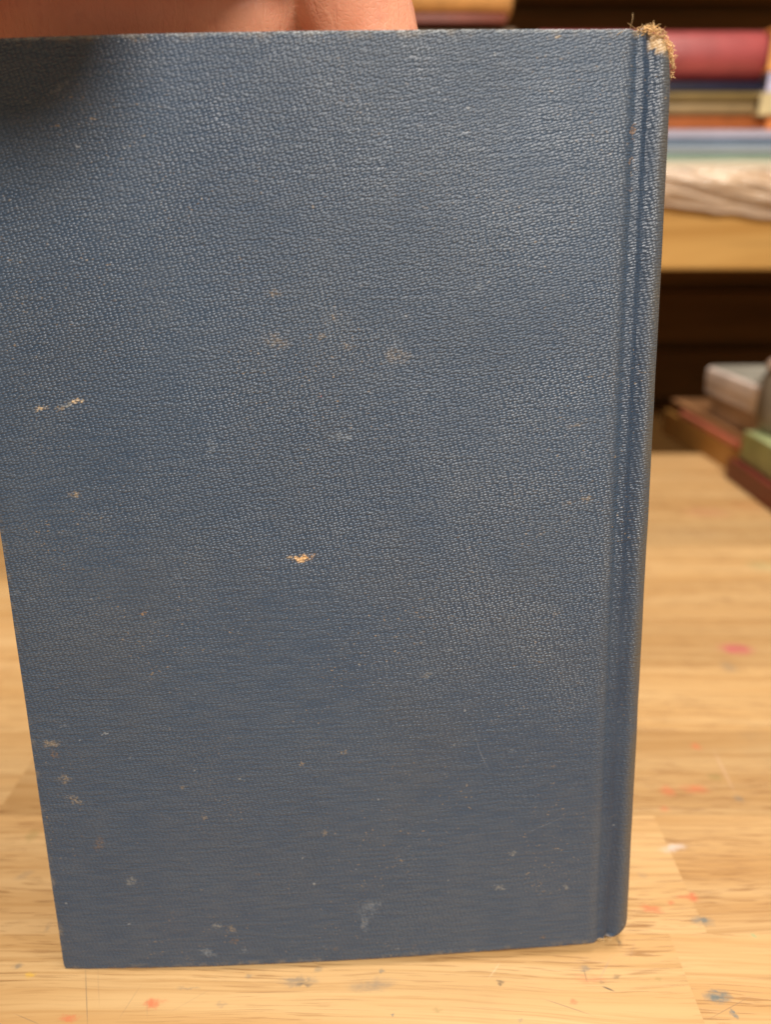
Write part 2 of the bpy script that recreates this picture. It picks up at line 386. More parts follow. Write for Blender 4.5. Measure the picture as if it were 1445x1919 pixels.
    hgt = m.math('SUBTRACT', m.math('MULTIPLY', streak, 0.3), pm)
    m.l(m.bump(hgt, 0.35, 0.00015), m.bsdf.inputs['Normal'])
    return m.m

def board_wood(name, c1, c2, rough=0.5, knots=()):
    m = NT(name)
    co = m.n('ShaderNodeTexCoord').outputs['Object']
    s = m.noise(m.vmul(co, (1.5, 18, 18)), 2.2, 4, 0.55, 0.8)
    base = m.mix(m.ramp(s, 0.3, 0.72), c1, c2)
    f2 = m.noise(m.vmul(co, (4, 200, 200)), 1.0, 3)
    base = m.mix(m.math('MULTIPLY', m.ramp(f2, .5, .75), .3), base, tuple(x * .55 for x in c2))
    for (x, y, z, r, st) in knots:
        w = m.vadd(co, (-x, -y, -z)); w = m.vmul(w, (1 / (r * 1.5), 1 / r, 1 / r))
        ln = m.n('ShaderNodeVectorMath', operation='LENGTH'); m.l(w, ln.inputs[0])
        base = m.mix(m.math('MULTIPLY', m.ramp(ln.outputs['Value'], 1.5, .3), st), base, tuple(x * .45 for x in c2))
    m.col(base); m.p(Roughness=rough, Specular_IOR_Level=0.35)
    return m.m

def page_material(name, c, axis=2, freq=2200):
    m = NT(name)
    co = m.n('ShaderNodeTexCoord').outputs['Object']
    st = [6, 6, 6]; st[axis] = freq
    ln = m.noise(m.vmul(co, tuple(st)), 1.0, 3, 0.6)
    base = m.mix(m.ramp(ln, 0.3, 0.7), tuple(x * .6 for x in c), c)
    m.col(base); m.p(Roughness=0.8, Specular_IOR_Level=0.2)
    m.l(m.bump(ln, 0.6, 0.0003), m.bsdf.inputs['Normal'])
    return m.m

# ================================================================== SETTING
floor = link('floor', box_mesh('floor', -3, 3, -2.5, 3, -0.80, -0.76), plain('floor_boards', (0.09, 0.06, 0.04), 0.6, stretch=(1, 6, 1), scale=4), smooth=False)
tag(floor, kind='structure')

# ------------------------------------------------------------------ the worktable: glued strips
WOOD = wood_material()
TABLE_BACK = ground(1290, 850).y
table = empty('worktable', (0, 0.12, -0.76))
tag(table, 'pale butcher block worktable marked with paint spots, under the standing blue book', 'table')
tp = table.location
SW = 0.0418
edge0 = ground(1300, 1528).y                  # back edge of the darker strip right of the book
first = edge0 - SW * 12
j = 0
y = first
rows = []
while y < TABLE_BACK - 0.004:
    y1 = min(y + SW, TABLE_BACK)
    if TABLE_BACK - y1 < 0.012: y1 = TABLE_BACK
    rows.append((y, y1)); y = y1
seam_dark = ground(1240, 1560).x
for ri, (ya, yb) in enumerate(rows):
    cuts = [-0.75]
    x = -0.75 + random.uniform(0.1, 0.45)
    while x < 0.8:
        cuts.append(x); x += random.uniform(0.24, 0.5)
    cuts.append(0.85)
    special = abs(yb - edge0) < 1e-4
    next_sp = abs(yb - (edge0 - SW)) < 1e-4
    if special: cuts = [-0.75, -0.33, seam_dark, 0.42, 0.85]
    if next_sp: cuts = [-0.75, -0.20, ground(1262, 1770).x, 0.35, 0.85]
    for a, b in zip(cuts[:-1], cuts[1:]):
        t = random.uniform(0.80, 1.04)
        w = random.uniform(-0.04, 0.04)
        if special: t, w = (0.88, -0.04) if a == seam_dark else (1.07, 0.03)
        elif next_sp: t, w = (0.99, 0) if a > 0 else (1.01, 0.01)
        dz = random.uniform(-0.00004, 0.00004)
        me = box_mesh('plank', a + .000006, b - .000006, ya + .000006, yb - .000006, -0.028 + dz, dz)
        me.transform(Matrix.Translation((-tp[0], -tp[1], -tp[2])))
        o = link('plank', me, WOOD, table, smooth=False)
        o.color = (min(1.0, t), min(1.0, t * (1 + w * .5) * .985), min(1.0, t * (1 + w) * .96), 1)
frame_wood = board_wood('table_leg_wood', (0.50, 0.33, 0.15), (0.42, 0.26, 0.10))
for (x, yy) in ((-0.68, first + .06), (0.78, first + .06), (-0.68, TABLE_BACK - .07), (0.78, TABLE_BACK - .07)):
    me = box_mesh('leg', x - .035, x + .035, yy - .035, yy + .035, -.76, -.0285)
    me.transform(Matrix.Translation((-tp[0], -tp[1], -tp[2])))
    o = link('leg', me, frame_wood, table, smooth=False); bevel(o, .003)
for (x0, x1, ya, yb) in ((-.64, .74, first + .05, first + .07), (-.64, .74, TABLE_BACK - .08, TABLE_BACK - .06)):
    me = box_mesh('apron', x0, x1, ya, yb, -.115, -.0286)
    me.transform(Matrix.Translation((-tp[0], -tp[1], -tp[2])))
    o = link('apron', me, frame_wood, table, smooth=False)

# ------------------------------------------------------------------ the blue book
book = empty('blue_book')
book.matrix_world = BM
tag(book, 'worn blue cloth hardback standing upright on the table, plain back cover facing the camera', 'book')

def bow(u, v):
    s = max(0.0, min(1.0, u / BW))
    return 0.0017 * math.sin(math.pi * s ** 0.85)
def profile():
    """outer line of the case in (u, n): near board, joint, spine, far joint, far board, and its inner line"""
    t = 0.0027
    near = [(0.0, 0.0)]
    for i in range(1, 40): near.append((BW * i / 40, 0.0))
    near += [(BW - 0.0012, 0.0), (BW - 0.0004, -0.0001), (BW + 0.0003, -0.0005), (BW + 0.0009, -0.0011), (BW + 0.0016, -0.0012),
             (BW + 0.0024, -0.0008), (BW + 0.0032, -0.0010), (BW + 0.0040, -0.0016), (BW + 0.0050, -0.0014), (BW + 0.0063, -0.0007),
             (BW + 0.0075, -0.0009), (BW + 0.0086, -0.0018), (BW + 0.0095, -0.0036), (BW + 0.0101, -0.0062), (BW + 0.0104, -0.0093), (BW + 0.0105, -BT / 2)]
    far = [(u, -BT - n) for u, n in reversed(near[:-1])]
    outer = near + far
    inner = []
    N = len(outer)
    for i, (u, n) in enumerate(outer):
        a = outer[max(0, i - 1)]; b = outer[min(N - 1, i + 1)]
        dx, dy = b[0] - a[0], b[1] - a[1]; L = math.hypot(dx, dy)
        th = t if u < BW - 0.001 else 0.0009
        inner.append((u + dy / L * th, n - dx / L * th))
    return outer, inner
outer, inner = profile()
N = len(outer)
mid = N // 2
vs = []; fs = []
vrows = [0, .0003, .0008, .0015, .0024, .0035, .005, .007] + [0.007 + (BH - 0.014) * i / 60 for i in range(1, 60)] + [BH - q for q in (.007, .005, .0035, .0024, .0015, .0008, .0003, 0)]
for v in vrows:
    for side, line in ((0, outer), (1, inner)):
        for i, (u, n) in enumerate(line):
            near = i <= mid
            uu, nn, vv = u, n, v
            if near and u < BW: nn += bow(u, v) * (1 if v > 0 else 1)
            ex = max(0.0, u - (BW + 0.0015))
            # rounded-in tail and crushed head of the spine
            if ex > 0:
                q = 1 - min(1, v / 0.0038)
                uu -= (ex * 0.08 + 0.0016 * min(1, ex / 0.004)) * q * q
                vv += 0.0006 * (1 - min(1, v / 0.012)) * min(1, ex / 0.003) + 0.00035 * math.sin(u * 5200) * (q > .8)
                d = BH - v
                if d < 0.012:
                    k = 1 - d / 0.012
                    drop = 0.0030 * min(1.0, max(0, ex - 0.0026) / 0.0060) ** 1.2 - 0.0006 * math.exp(-((ex - 0.002) / 0.0012) ** 2)
                    vv -= k * drop
                    vv += k * k * 0.00035 * mnoise.noise(Vector((u * 1500, n * 900, 3.1)))
                    uu -= 0.0009 * k * k
            # dulled fore corners
            if u < 0.0016:
                if v < 0.0016: uu += 0.0004 * (1 - v / .0016) ** 2 * (1 - u / .0016)
            nn += 0.00012 * mnoise.noise(Vector((u * 90, v * 60, side * 0)))
            if BW + 0.002 < u: nn += 0.0002 * mnoise.noise(Vector((u * 300, v * 130, 5.0)))
            vs.append((uu, vv, nn))
W2 = 2 * N
nr = len(vrows)
for r in range(nr - 1):
    a, b = r * W2, (r + 1) * W2
    for i in range(N - 1):
        fs.append((a + i, a + i + 1, b + i + 1, b + i))
        fs.append((a + N + i + 1, a + N + i, b + N + i, b + N + i + 1))
    for i in (0, N - 1):
        q = (a + i, b + i, b + N + i, a + N + i)
        fs.append(q if i == 0 else q[::-1])
for r in (0, nr - 1):
    a = r * W2
    for i in range(N - 1):
        q = (a + i, a + N + i, a + N + i + 1, a + i + 1)
        fs.append(q if r == 0 else q[::-1])
me = bpy.data.meshes.new('cover'); me.from_pydata(vs, [], fs)
bm = bmesh.new(); bm.from_mesh(me); bmesh.ops.recalc_face_normals(bm, faces=bm.faces); bm.to_mesh(me); bm.free()
cover = link('cover', me, cover_material(), book)
bevel(cover, 0.00055, 3, 50)

PAGES = page_material('aged_paper', (0.62, 0.52, 0.36), 2, 2600)
pts = []
pn0, pn1 = -0.0033, -BT + 0.0033
for i in range(13):
    f = i / 12; pts.append((BW + 0.0022 + 0.0036 * math.sin(math.pi * f), pn0 + (pn1 - pn0) * f))
for i in range(13):
    f = i / 12; pts.append((0.0032 + 0.0030 * math.sin(math.pi * f), pn1 + (pn0 - pn1) * f))
pme = extrude_profile('page_block', pts, 0.0032, BH - 0.0032)
pme.transform(Matrix(((0, 1, 0, 0), (1, 0, 0, 0), (0, 0, 1, 0), (0, 0, 0, 1))))
pb = link('page_block', pme, PAGES, book, smooth=False)

THREAD = plain('raw_binding_thread', (0.72, 0.50, 0.25), 0.8, 0.2, 0.35, 300)
def tube(bm, pts, r):
    prev = None
    for i, p in enumerate(pts):
        a = pts[max(0, i - 1)]; b = pts[min(len(pts) - 1, i + 1)]
        d = (Vector(b) - Vector(a)).normalized()
        s = d.orthogonal().normalized(); t = d.cross(s)
        rr = r * (1 - 0.4 * i / len(pts))
        ring = [bm.verts.new(Vector(p) + (s * math.cos(k * 2.094) + t * math.sin(k * 2.094)) * rr) for k in range(3)]
        if prev:
            for k in range(3): bm.faces.new((prev[k], prev[(k + 1) % 3], ring[(k + 1) % 3], ring[k]))
        prev = ring
# fraying along the head of the spine, a little at the tail
bm = bmesh.new()
def curl(base, direction, length, r, wild):
    p = Vector(base); d = Vector(direction).normalized(); pts = [p.copy()]
    for k in range(7):
        d = (d + Vector((random.gauss(0, wild), random.gauss(0, wild), random.gauss(0, wild)))).normalized()
        p = p + d * length / 7; pts.append(p.copy())
    tube(bm, pts, r)
def head_pt(s):
    """s 0..1 along the torn head edge, from the joint over the corner and down the spine"""
    path = [(BW + .0010, BH + .0000, -.0008), (BW + .0034, BH + .0008, -.0010), (BW + .0052, BH - .0000, -.0006), (BW + .0072, BH - .0016, -.0010), (BW + .0086, BH - .0028, -.0024), (BW + .0096, BH - .0042, -.0045)]
    q = s * (len(path) - 1); i = min(len(path) - 2, int(q)); f = q - i
    return Vector(path[i]).lerp(Vector(path[i + 1]), f)
for k in range(330):
    q = random.random() ** 0.9
    b = head_pt(q) + Vector((random.gauss(0, .00028), random.gauss(-.0004, .0004), random.gauss(.0001, .00025)))
    tg = (head_pt(min(1, q + .05)) - head_pt(max(0, q - .05))).normalized() * random.choice((-1, 1))
    nrm_ = Vector((random.gauss(0, .3), random.gauss(.15, .35), random.gauss(.1, .35)))
    curl(b, tg + nrm_ * random.choice((.3, .6, 1.6)), random.uniform(.0004, .0013), random.uniform(.00005, .00009), .45)
for k in range(60):       # tuft standing off the spine corner
    b = Vector((BW + .0101, BH - .0030 - random.random() * .0045, -.0050)) + Vector((random.gauss(0, .00015), 0, random.gauss(0, .0003)))
    curl(b, (random.gauss(.5, .3), random.gauss(.2, .8), random.gauss(.0, .3)), random.uniform(.0004, .0011), .00006, .5)
for d in ((-.8, .25, .3), (.1, .9, .3), (-.95, .35, .1)):
    curl((BW - .0002 + random.uniform(-.001, .001), BH, -.0002), d, random.uniform(.002, .004), .00004, .2)
for k in range(34):
    curl((BW + .0002 + random.random() * .0048, .0003 + random.random() * .0004, -.0008), (random.gauss(0, .8), -.3, random.gauss(.2, .4)), random.uniform(.0004, .0012), .00007, .5)
me = bpy.data.meshes.new('frayed_thread'); bm.to_mesh(me); bm.free()
fr = link('frayed_thread', me, THREAD, book)
tag(fr, 'tan threads frayed out of the worn spine ends', kind='stuff')

# ------------------------------------------------------------------ the hand behind the book
def skin_material():
    m = NT('skin')
    co = m.n('ShaderNodeTexCoord').outputs['Object']
    b = m.mix(m.ramp(m.noise(co, 38, 4, .6), .3, .7), (0.62, 0.245, 0.145), (0.72, 0.340, 0.220))
    b = m.mix(m.math('MULTIPLY', m.ramp(m.noise(co, 300, 3), .5, .75), .25), b, (0.48, 0.15, 0.10))
    m.col(b)
    m.p(Roughness=0.45, Specular_IOR_Level=0.4, Subsurface_Weight=0.25, Subsurface_Scale=0.004)
    m.bsdf.inputs['Subsurface Radius'].default_value = (1.0, 0.35, 0.2)
    vo = m.n('ShaderNodeTexVoronoi', feature='DISTANCE_TO_EDGE'); vo.inputs['Scale'].default_value = 900
    m.l(co, vo.inputs['Vector'])
    h = m.math('ADD', m.math('MULTIPLY', m.ramp(vo.outputs['Distance'], 0, .25), .22), m.noise(m.vmul(co, (1, 1, 3)), 150, 3))
    cr = m.noise(m.vmul(m.rot(co, 0.5), (260, 260, 40)), 1.0, 3, 0.6)
    h = m.math('ADD', h, m.math('MULTIPLY', m.ramp(cr, 0.58, 0.50), 0.8))
    m.l(m.bump(h, 0.4, 0.0003), m.bsdf.inputs['Normal'])
    return m.m
SKIN = skin_material()
def capsule(bm, a, ra, b, rb, seg=16):
    """tapered limb piece with round ends"""
    a, b = Vector(a), Vector(b); d = (b - a); L = d.length; d.normalize()
    s = d.orthogonal().normalized(); t = d.cross(s)
    rings = []
    for k in range(5):
        th = math.pi / 2 * (1 - k / 4.0); rings.append((a - d * ra * math.sin(th), max(1e-5, ra * math.cos(th))))
    for k in range(5):
        th = math.pi / 2 * k / 4.0; rings.append((b + d * rb * math.sin(th), max(1e-5, rb * math.cos(th))))
    prev = None
    for c, r in rings:
        ring = [bm.verts.new(c + (s * math.cos(6.28318 * j / seg) + t * math.sin(6.28318 * j / seg)) * r) for j in range(seg)]
        if prev:
            for j in range(seg): bm.faces.new((prev[j], prev[(j + 1) % seg], ring[(j + 1) % seg], ring[j]))
        else: bm.faces.new(ring[::-1])
        prev = ring
    bm.faces.new(prev)
def chain(bm, pts):
    for (p, r), (q, s) in zip(pts[:-1], pts[1:]): capsule(bm, p, r, q, s)
def back_y(z): return 0.1275 + 0.1716 * z + BT + 0.0015      # rear face of the book at height z
person = empty('person', (-0.07, 0.20, 0.22))
tag(person, 'bare left hand and forearm holding up the blue book from behind its top edge', 'person')
bm = bmesh.new()
kx = [(-.094, .203), (-.0735, .204), (-.0525, .204), (-.0325, .203)]
# fingers run down the back of the book: little finger at the far left, index at the right
lens = [.050, .062, .066, .060]
for (x, ky), L, r in zip(kx, lens, (.0078, .0086, .0090, .0088)):
    z0 = .222
    p0 = (x, back_y(z0) + .011, z0 + .012)
    p1 = (x + .001, back_y(z0 - L * .42) + r + .004, z0 - L * .42)
    p2 = (x + .003, back_y(z0 - L * .74) + r + .001, z0 - L * .74)
    p3 = (x + .004, back_y(z0 - L) + r * .85, z0 - L)
    chain(bm, [(p0, r * 1.25), (p1, r * 1.05), (p2, r * .95), (p3, r * .80)])
wrist = Vector((-.056, .103, .2855))
heel_l = Vector((-.086, .154, .268)); heel_r = Vector((-.060, .154, .270))
for (x, ky) in kx:
    chain(bm, [((x, .2085, .236), .0125), ((x * .7 - .075 * .3, .196, .258), .0150), (wrist, .0205)])
chain(bm, [(heel_l, .0155), ((-.096, .203, .238), .0135)])
chain(bm, [((-.100, .205, .238), .0132), ((-.036, .205, .238), .0125)])
chain(bm, [((-.100, .2015, .224), .0125), ((-.033, .2015, .224), .0115)])
chain(bm, [((-.100, .199, .210), .0110), ((-.034, .199, .210), .0100)])
chain(bm, [((-.092, .198, .252), .0150), ((-.040, .196, .252), .0150)])
chain(bm, [(heel_l, .0170), (heel_r, .0170)])
# thumb side: ball of the thumb, then the thumb down past the top edge at the right
chain(bm, [(wrist, .0200), ((-.042, .150, .272), .0165), ((-.018, .1975, .248), .0125), ((-.0060, .2035, .224), .0135), ((.000, .2025, .206), .0118), ((.005, .1985, .184), .0095)])
# forearm
chain(bm, [(wrist, .0235), ((-.068, .092, .330), .0255), ((-.095, .047, .430), .0330), ((-.120, .010, .520), .0400)])
for q in bm.verts: q.co -= person.location
me = bpy.data.meshes.new('hand'); bm.to_mesh(me); bm.free()
hand = link('hand', me, SKIN, person)
rm = hand.modifiers.new('remesh', 'REMESH'); rm.mode = 'VOXEL'; rm.voxel_size = 0.0014; rm.use_smooth_shade = True
sm = hand.modifiers.new('smooth', 'SMOOTH'); sm.factor = 0.6; sm.iterations = 10
NAIL = plain('fingernail', (0.66, 0.42, 0.34), 0.3, 0.5, 0.1)
for (x, ky), L, r in zip(kx, lens, (.0078, .0086, .0090, .0088)):
    z = .222 - L * .94
    yy = back_y(z) + r * .85 + r * .80 - .0006
    b2 = bmesh.new()
    bmesh.ops.create_uvsphere(b2, u_segments=12, v_segments=8, radius=1.0)
    for q in b2.verts: q.co = Vector((q.co.x * .0052 + x + .004, q.co.y * .0012 + yy, q.co.z * .0066 + z)) - person.location
    m2 = bpy.data.meshes.new('fingernail'); b2.to_mesh(m2); b2.free()
    link('fingernail', m2, NAIL, person)
# sleeve end of the forearm, far above the picture
b2 = bmesh.new()
prev = None
for k, (f, r) in enumerate(((0, .043), (.01, .047), (.5, .052), (1.0, .056), (1.12, .050))):
    c = Vector((-.103, .036, .457)).lerp(Vector((-.132, -.006, .560)), f) - person.location
    d = Vector((-.022, -.065, .098)).normalized(); s = d.orthogonal().normalized(); t = d.cross(s)
    ring = [b2.verts.new(c + (s * math.cos(j * math.pi / 12) + t * math.sin(j * math.pi / 12)) * r * (1 + .03 * math.sin(j * 2.1 + k))) for j in range(24)]
    if prev:
        for j in range(24): b2.faces.new((prev[j], prev[(j + 1) % 24], ring[(j + 1) % 24], ring[j]))
    prev = ring
b2.faces.new(prev)
m2 = bpy.data.meshes.new('sleeve'); b2.to_mesh(m2); b2.free()
link('sleeve', m2, plain('grey_sleeve', (0.10, 0.10, 0.11), 0.9, 0.1, bump=.5), person)

# ------------------------------------------------------------------ shelf unit behind the table
SY = 0.66                                     # distance of the shelf's front edge
def zz(py, Y=SY): return at(CX, py, Y).z
def xx(px, py, Y=SY): return at(px, py, Y).x
PINE = board_wood('golden_pine', (0.66, 0.38, 0.115), (0.52, 0.265, 0.062), 0.5, knots=((0.205, 0.0, -0.0, 0.010, .35), (0.33, 0, -0.012, .012, .2)))
DARKW = board_wood('dark_stained_boards', (0.26, 0.125, 0.030), (0.17, 0.08, 0.018), 0.7)
shelf = empty('bookshelf', (0.1, SY + .15, -0.76))
tag(shelf, 'wooden shelf unit with a thick golden front board, standing behind the table', 'bookshelf')
def spart(name, x0, x1, y0, y1, z0, z1, mat, bw=.0015, label=None):
    c = Vector(((x0 + x1) / 2, (y0 + y1) / 2, (z0 + z1) / 2))
    me = box_mesh(name, x0 - c.x, x1 - c.x, y0 - c.y, y1 - c.y, z0 - c.z, z1 - c.z)
    o = link(name, me, mat, shelf, smooth=False)
    o.location = c - shelf.location
    if bw: bevel(o, bw, 2)
    if label: o['label'] = label
    return o
z_top, z_bot = zz(378), zz(507)
spart('front_board', -.62, .80, SY, SY + .034, z_bot, z_top, PINE, .003, 'thick golden pine board along the shelf front')
spart('shelf_board', -.62, .80, SY + .0345, SY + .33, z_top - .022, z_top - .0006, PINE)
spart('shelf_board', -.62, .80, SY + .0, SY + .33, z_top + .300, z_top + .330, DARKW, label='dark upper shelf board added out of view to shade the shelf back')  # unseen board added so the back of the shelf stays dark
spart('shelf_board', -.62, .80, SY + .0, SY + .33, -.085, -.060, DARKW, label='dark lower shelf board behind the table')
for x in (-.65, .80): spart('side_panel', x, x + .03, SY - .002, SY + .35, -.76, z_top + .50, DARKW)
zb = -.75
k = 0
while zb < z_top + .48:                        # boards of the back, with dark gaps
    spart('back_plank', -.62, .80, SY + .331, SY + .345 + (k % 2) * .002, zb, zb + .067, DARKW, .002)
    zb += .078; k += 1
spart('back_sheet', -.62, .80, SY + .350, SY + .356, -.75, z_top + .49, DARKW, 0)

# ------------------------------------------------------------------ books lying flat
def flat_book(label, x0, x1, z0, z1, Y, depth, col, round_spine=True, page=(0.60, 0.50, 0.34), rough=0.45, group=None, rotz=0.0, origin=None, spec=.45, band=None, gap=0.0004, jut=0.003):
    """book lying on its side: spine along +x toward -y (the viewer); made in a local frame at its base"""
    z1 -= gap
    L = x1 - x0; T = z1 - z0
    t = min(0.0028, T * .2)
    o = empty('book', origin if origin is not None else ((x0 + x1) / 2, Y, z0), rotz)
    tag(o, label, 'book', group)
    mat = plain('book_cloth', col, rough, spec, 0.12, 60, bump=.3, bscale=1500)
    sr = min(T * .5, .02) if round_spine else 0.0004
    j = .0010 if T > .012 else 0
    out = [(depth, 0), (sr + 0.0095, 0), (sr + 0.0070, j), (sr + 0.0048, j * .3)]
    K = 12
    for i in range(K + 1):
        th = math.pi * i / K
        if round_spine: out.append((0.003 + sr * (1 - math.sin(th)), T / 2 - (T / 2) * math.cos(th)))
        else: out.append((0.003, T * i / K))
    out += [(sr + 0.0048, T - j * .3), (sr + 0.0070, T - j), (sr + 0.0095, T), (depth, T)]
    inn = [(depth, T - t), (sr + 0.009, T - t)]
    for i in range(K + 1):
        th = math.pi * (1 - i / K)
        h = (T - 2 * t)
        if round_spine: inn.append((0.0048 + sr * (1 - math.sin(th)), T / 2 - h / 2 * math.cos(th)))
        else: inn.append((0.0045, t + h * (1 - i / K)))
    inn += [(sr + 0.009, t), (depth, t)]
    me = extrude_profile('cover', out + inn, -L / 2, L / 2)
    c = link('cover', me, mat, o); bevel(c, .0006, 2, 60)
    x_in = 0.006 + sr
    pme = extrude_profile('page_block', [(x_in, t + .0002), (depth - .004, t + .0002), (depth - .004, T - t - .0002), (x_in, T - t - .0002)], -L / 2 + jut, L / 2 - jut)
    link('page_block', pme, page_material('book_paper', page, 2, 2400), o, smooth=False)
    if band:                                   # title band across the spine
        bx0, bx1, bc = band
        pr = [(a - .0003, b) for a, b in out[4:4 + K + 1]]
        pr = pr + [(a + .0006, b) for a, b in reversed(pr)]
        bme = extrude_profile('spine_label', pr, bx0, bx1)
        link('spine_label', bme, plain('spine_print', bc, .5, .4), o)
    return o

GS = 'books stacked flat on the shelf'
xR = xx(1437, 100)
def lay(label, py_top, py_bot, px0, px1, col, depth=.17, **kw):
    Y = kw.pop('Y', SY + .012)
    return flat_book(label, at(px0, py_bot, Y).x if px0 is not None else -.02, at(px1, py_bot, Y).x, at(CX, py_bot, Y).z, at(CX, py_top, Y).z, Y, depth, col, group=GS, **kw)
lay('thick maroon book with rounded spine, topmost of its stack on the shelf', 46, 153, 1010, 1437, (0.36, 0.055, 0.055), depth=.18, rough=.48, spec=1.0)
lay('thin navy book directly under the thick maroon one on the shelf', 153, 169, 1120, 1434, (0.012, 0.012, 0.035), round_spine=False, depth=.17, band=(-.30 + .19, -.30 + .262, (0.42, 0.20, 0.02)))
lay('drab olive book under the thin navy one on the shelf', 169, 190, 1040, 1436, (0.21, 0.145, 0.050), depth=.175)
lay('drab tan book between the olive one and the rust red one on the shelf', 190, 218, 1030, 1420, (0.27, 0.185, 0.085), depth=.165)
lay('rust red book lying on the pale magazines on the shelf', 218, 243, 1000, 1436, (0.34, 0.095, 0.022), depth=.17, round_spine=False)
GM = 'magazines stacked under the books on the shelf'
def magazine(label, py_top, py_bot, px0, px1, col, jut, rot):
    Y = SY + .010 + jut
    x0, x1 = at(px0, py_bot, Y).x, at(px1, py_bot, Y).x
    z0, z1 = at(CX, py_bot, Y).z, at(CX, py_top, Y).z - .0003
    o = empty('magazine', ((x0 + x1) / 2, Y, z0), rot); tag(o, label, 'magazine', GM)
    n = max(2, round((z1 - z0) / .0022)); h = (z1 - z0) / n
    me = box_mesh('page_block', -(x1 - x0) / 2, (x1 - x0) / 2, 0.0005, .19, .0004, z1 - z0 - .0004)
    link('page_block', me, page_material('magazine_paper', col, 2, 900), o, smooth=False)
    for zc in (0, z1 - z0 - .0004):
        me = box_mesh('cover', -(x1 - x0) / 2 - .0005, (x1 - x0) / 2 + .0005, 0, .1905, zc, zc + .0004)
        link('cover', me, plain('glossy_cover', tuple(min(1, c * 1.1) for c in col), .22, .6), o, smooth=False)
    return o
magazine('lavender white magazine, topmost of the pale pile under the rust red book', 243, 258, 1030, 1500, (0.56, 0.55, 0.68), 0, .00)
magazine('blue grey magazine second from the top of the pale pile', 258, 272, 1050, 1480, (0.27, 0.37, 0.50), .003, .01)
magazine('grey magazine in the middle of the pale pile', 272, 287, 1040, 1520, (0.36, 0.42, 0.47), -.001, -.008)
magazine('pale green magazine near the bottom of the pale pile', 287, 301, 1060, 1490, (0.42, 0.60, 0.50), .002, .006)
magazine('cream white magazine, lowest of the pale pile above the crumpled bag', 301, 330, 1040, 1530, (0.80, 0.72, 0.55), 0, 0)
# books on the crumpled bag's left end, out of sight below the pile, carry it
lay('dull brown book, lowest of its stack, half wrapped by the crumpled bag', 330, 377, 1020, 1500, (0.30, 0.20, 0.12), Y=SY + .030, depth=.16)
# second stack at the right edge of the picture
GR = 'books in the second stack at the right edge of the shelf'
def lay2(label, t, b, px0, col, Y=SY + .008, **kw):
    o = flat_book(label, at(px0, b, Y).x, at(px0, b, Y).x + .16, at(CX, b, Y).z, at(CX, t, Y).z, Y, .16, col, group=GR, round_spine=False, **kw); return o
lay2('orange book right of the thick maroon one, at the picture edge', 47, 133, 1441, (0.80, 0.36, 0.09))
lay2('lavender white book under the orange one at the picture edge', 133, 172, 1440, (0.60, 0.58, 0.80))
lay2('cream book under the lavender one at the picture edge', 172, 216, 1424, (0.62, 0.50, 0.26), Y=SY + .004)
lay2('bright orange book, lowest at the picture edge beside the rust red one', 216, 243, 1438, (0.80, 0.26, 0.06))
# left stack: only its top two books clear the blue book
GL = 'books in the stack behind the top of the blue book'
def lay3(label, t, b, px0, px1, col, Y, **kw):
    return flat_book(label, at(px0, b, Y).x, at(px1, b, Y).x, at(CX, b, Y).z, at(CX, t, Y).z, Y, .15, col, group=GL, **kw)
lay3('light orange book seen between the fingers and the dark shelf', -60, 23, 640, 962, (0.70, 0.36, 0.12), SY - .0)
lay3('dark red brown book directly under the light orange one', 23, 41, 660, 950, (0.20, 0.045, 0.022), SY + .004, round_spine=False)
lay3('grey brown book behind the top edge of the blue book, third in its stack', 41, 160, 650, 966, (0.20, 0.14, 0.09), SY + .002)
lay3('green book behind the blue book, fourth in its stack', 160, 270, 640, 960, (0.06, 0.12, 0.06), SY + .002)
lay3('black book behind the blue book, lowest in its stack', 270, 377, 630, 970, (0.02, 0.02, 0.02), SY + .002)

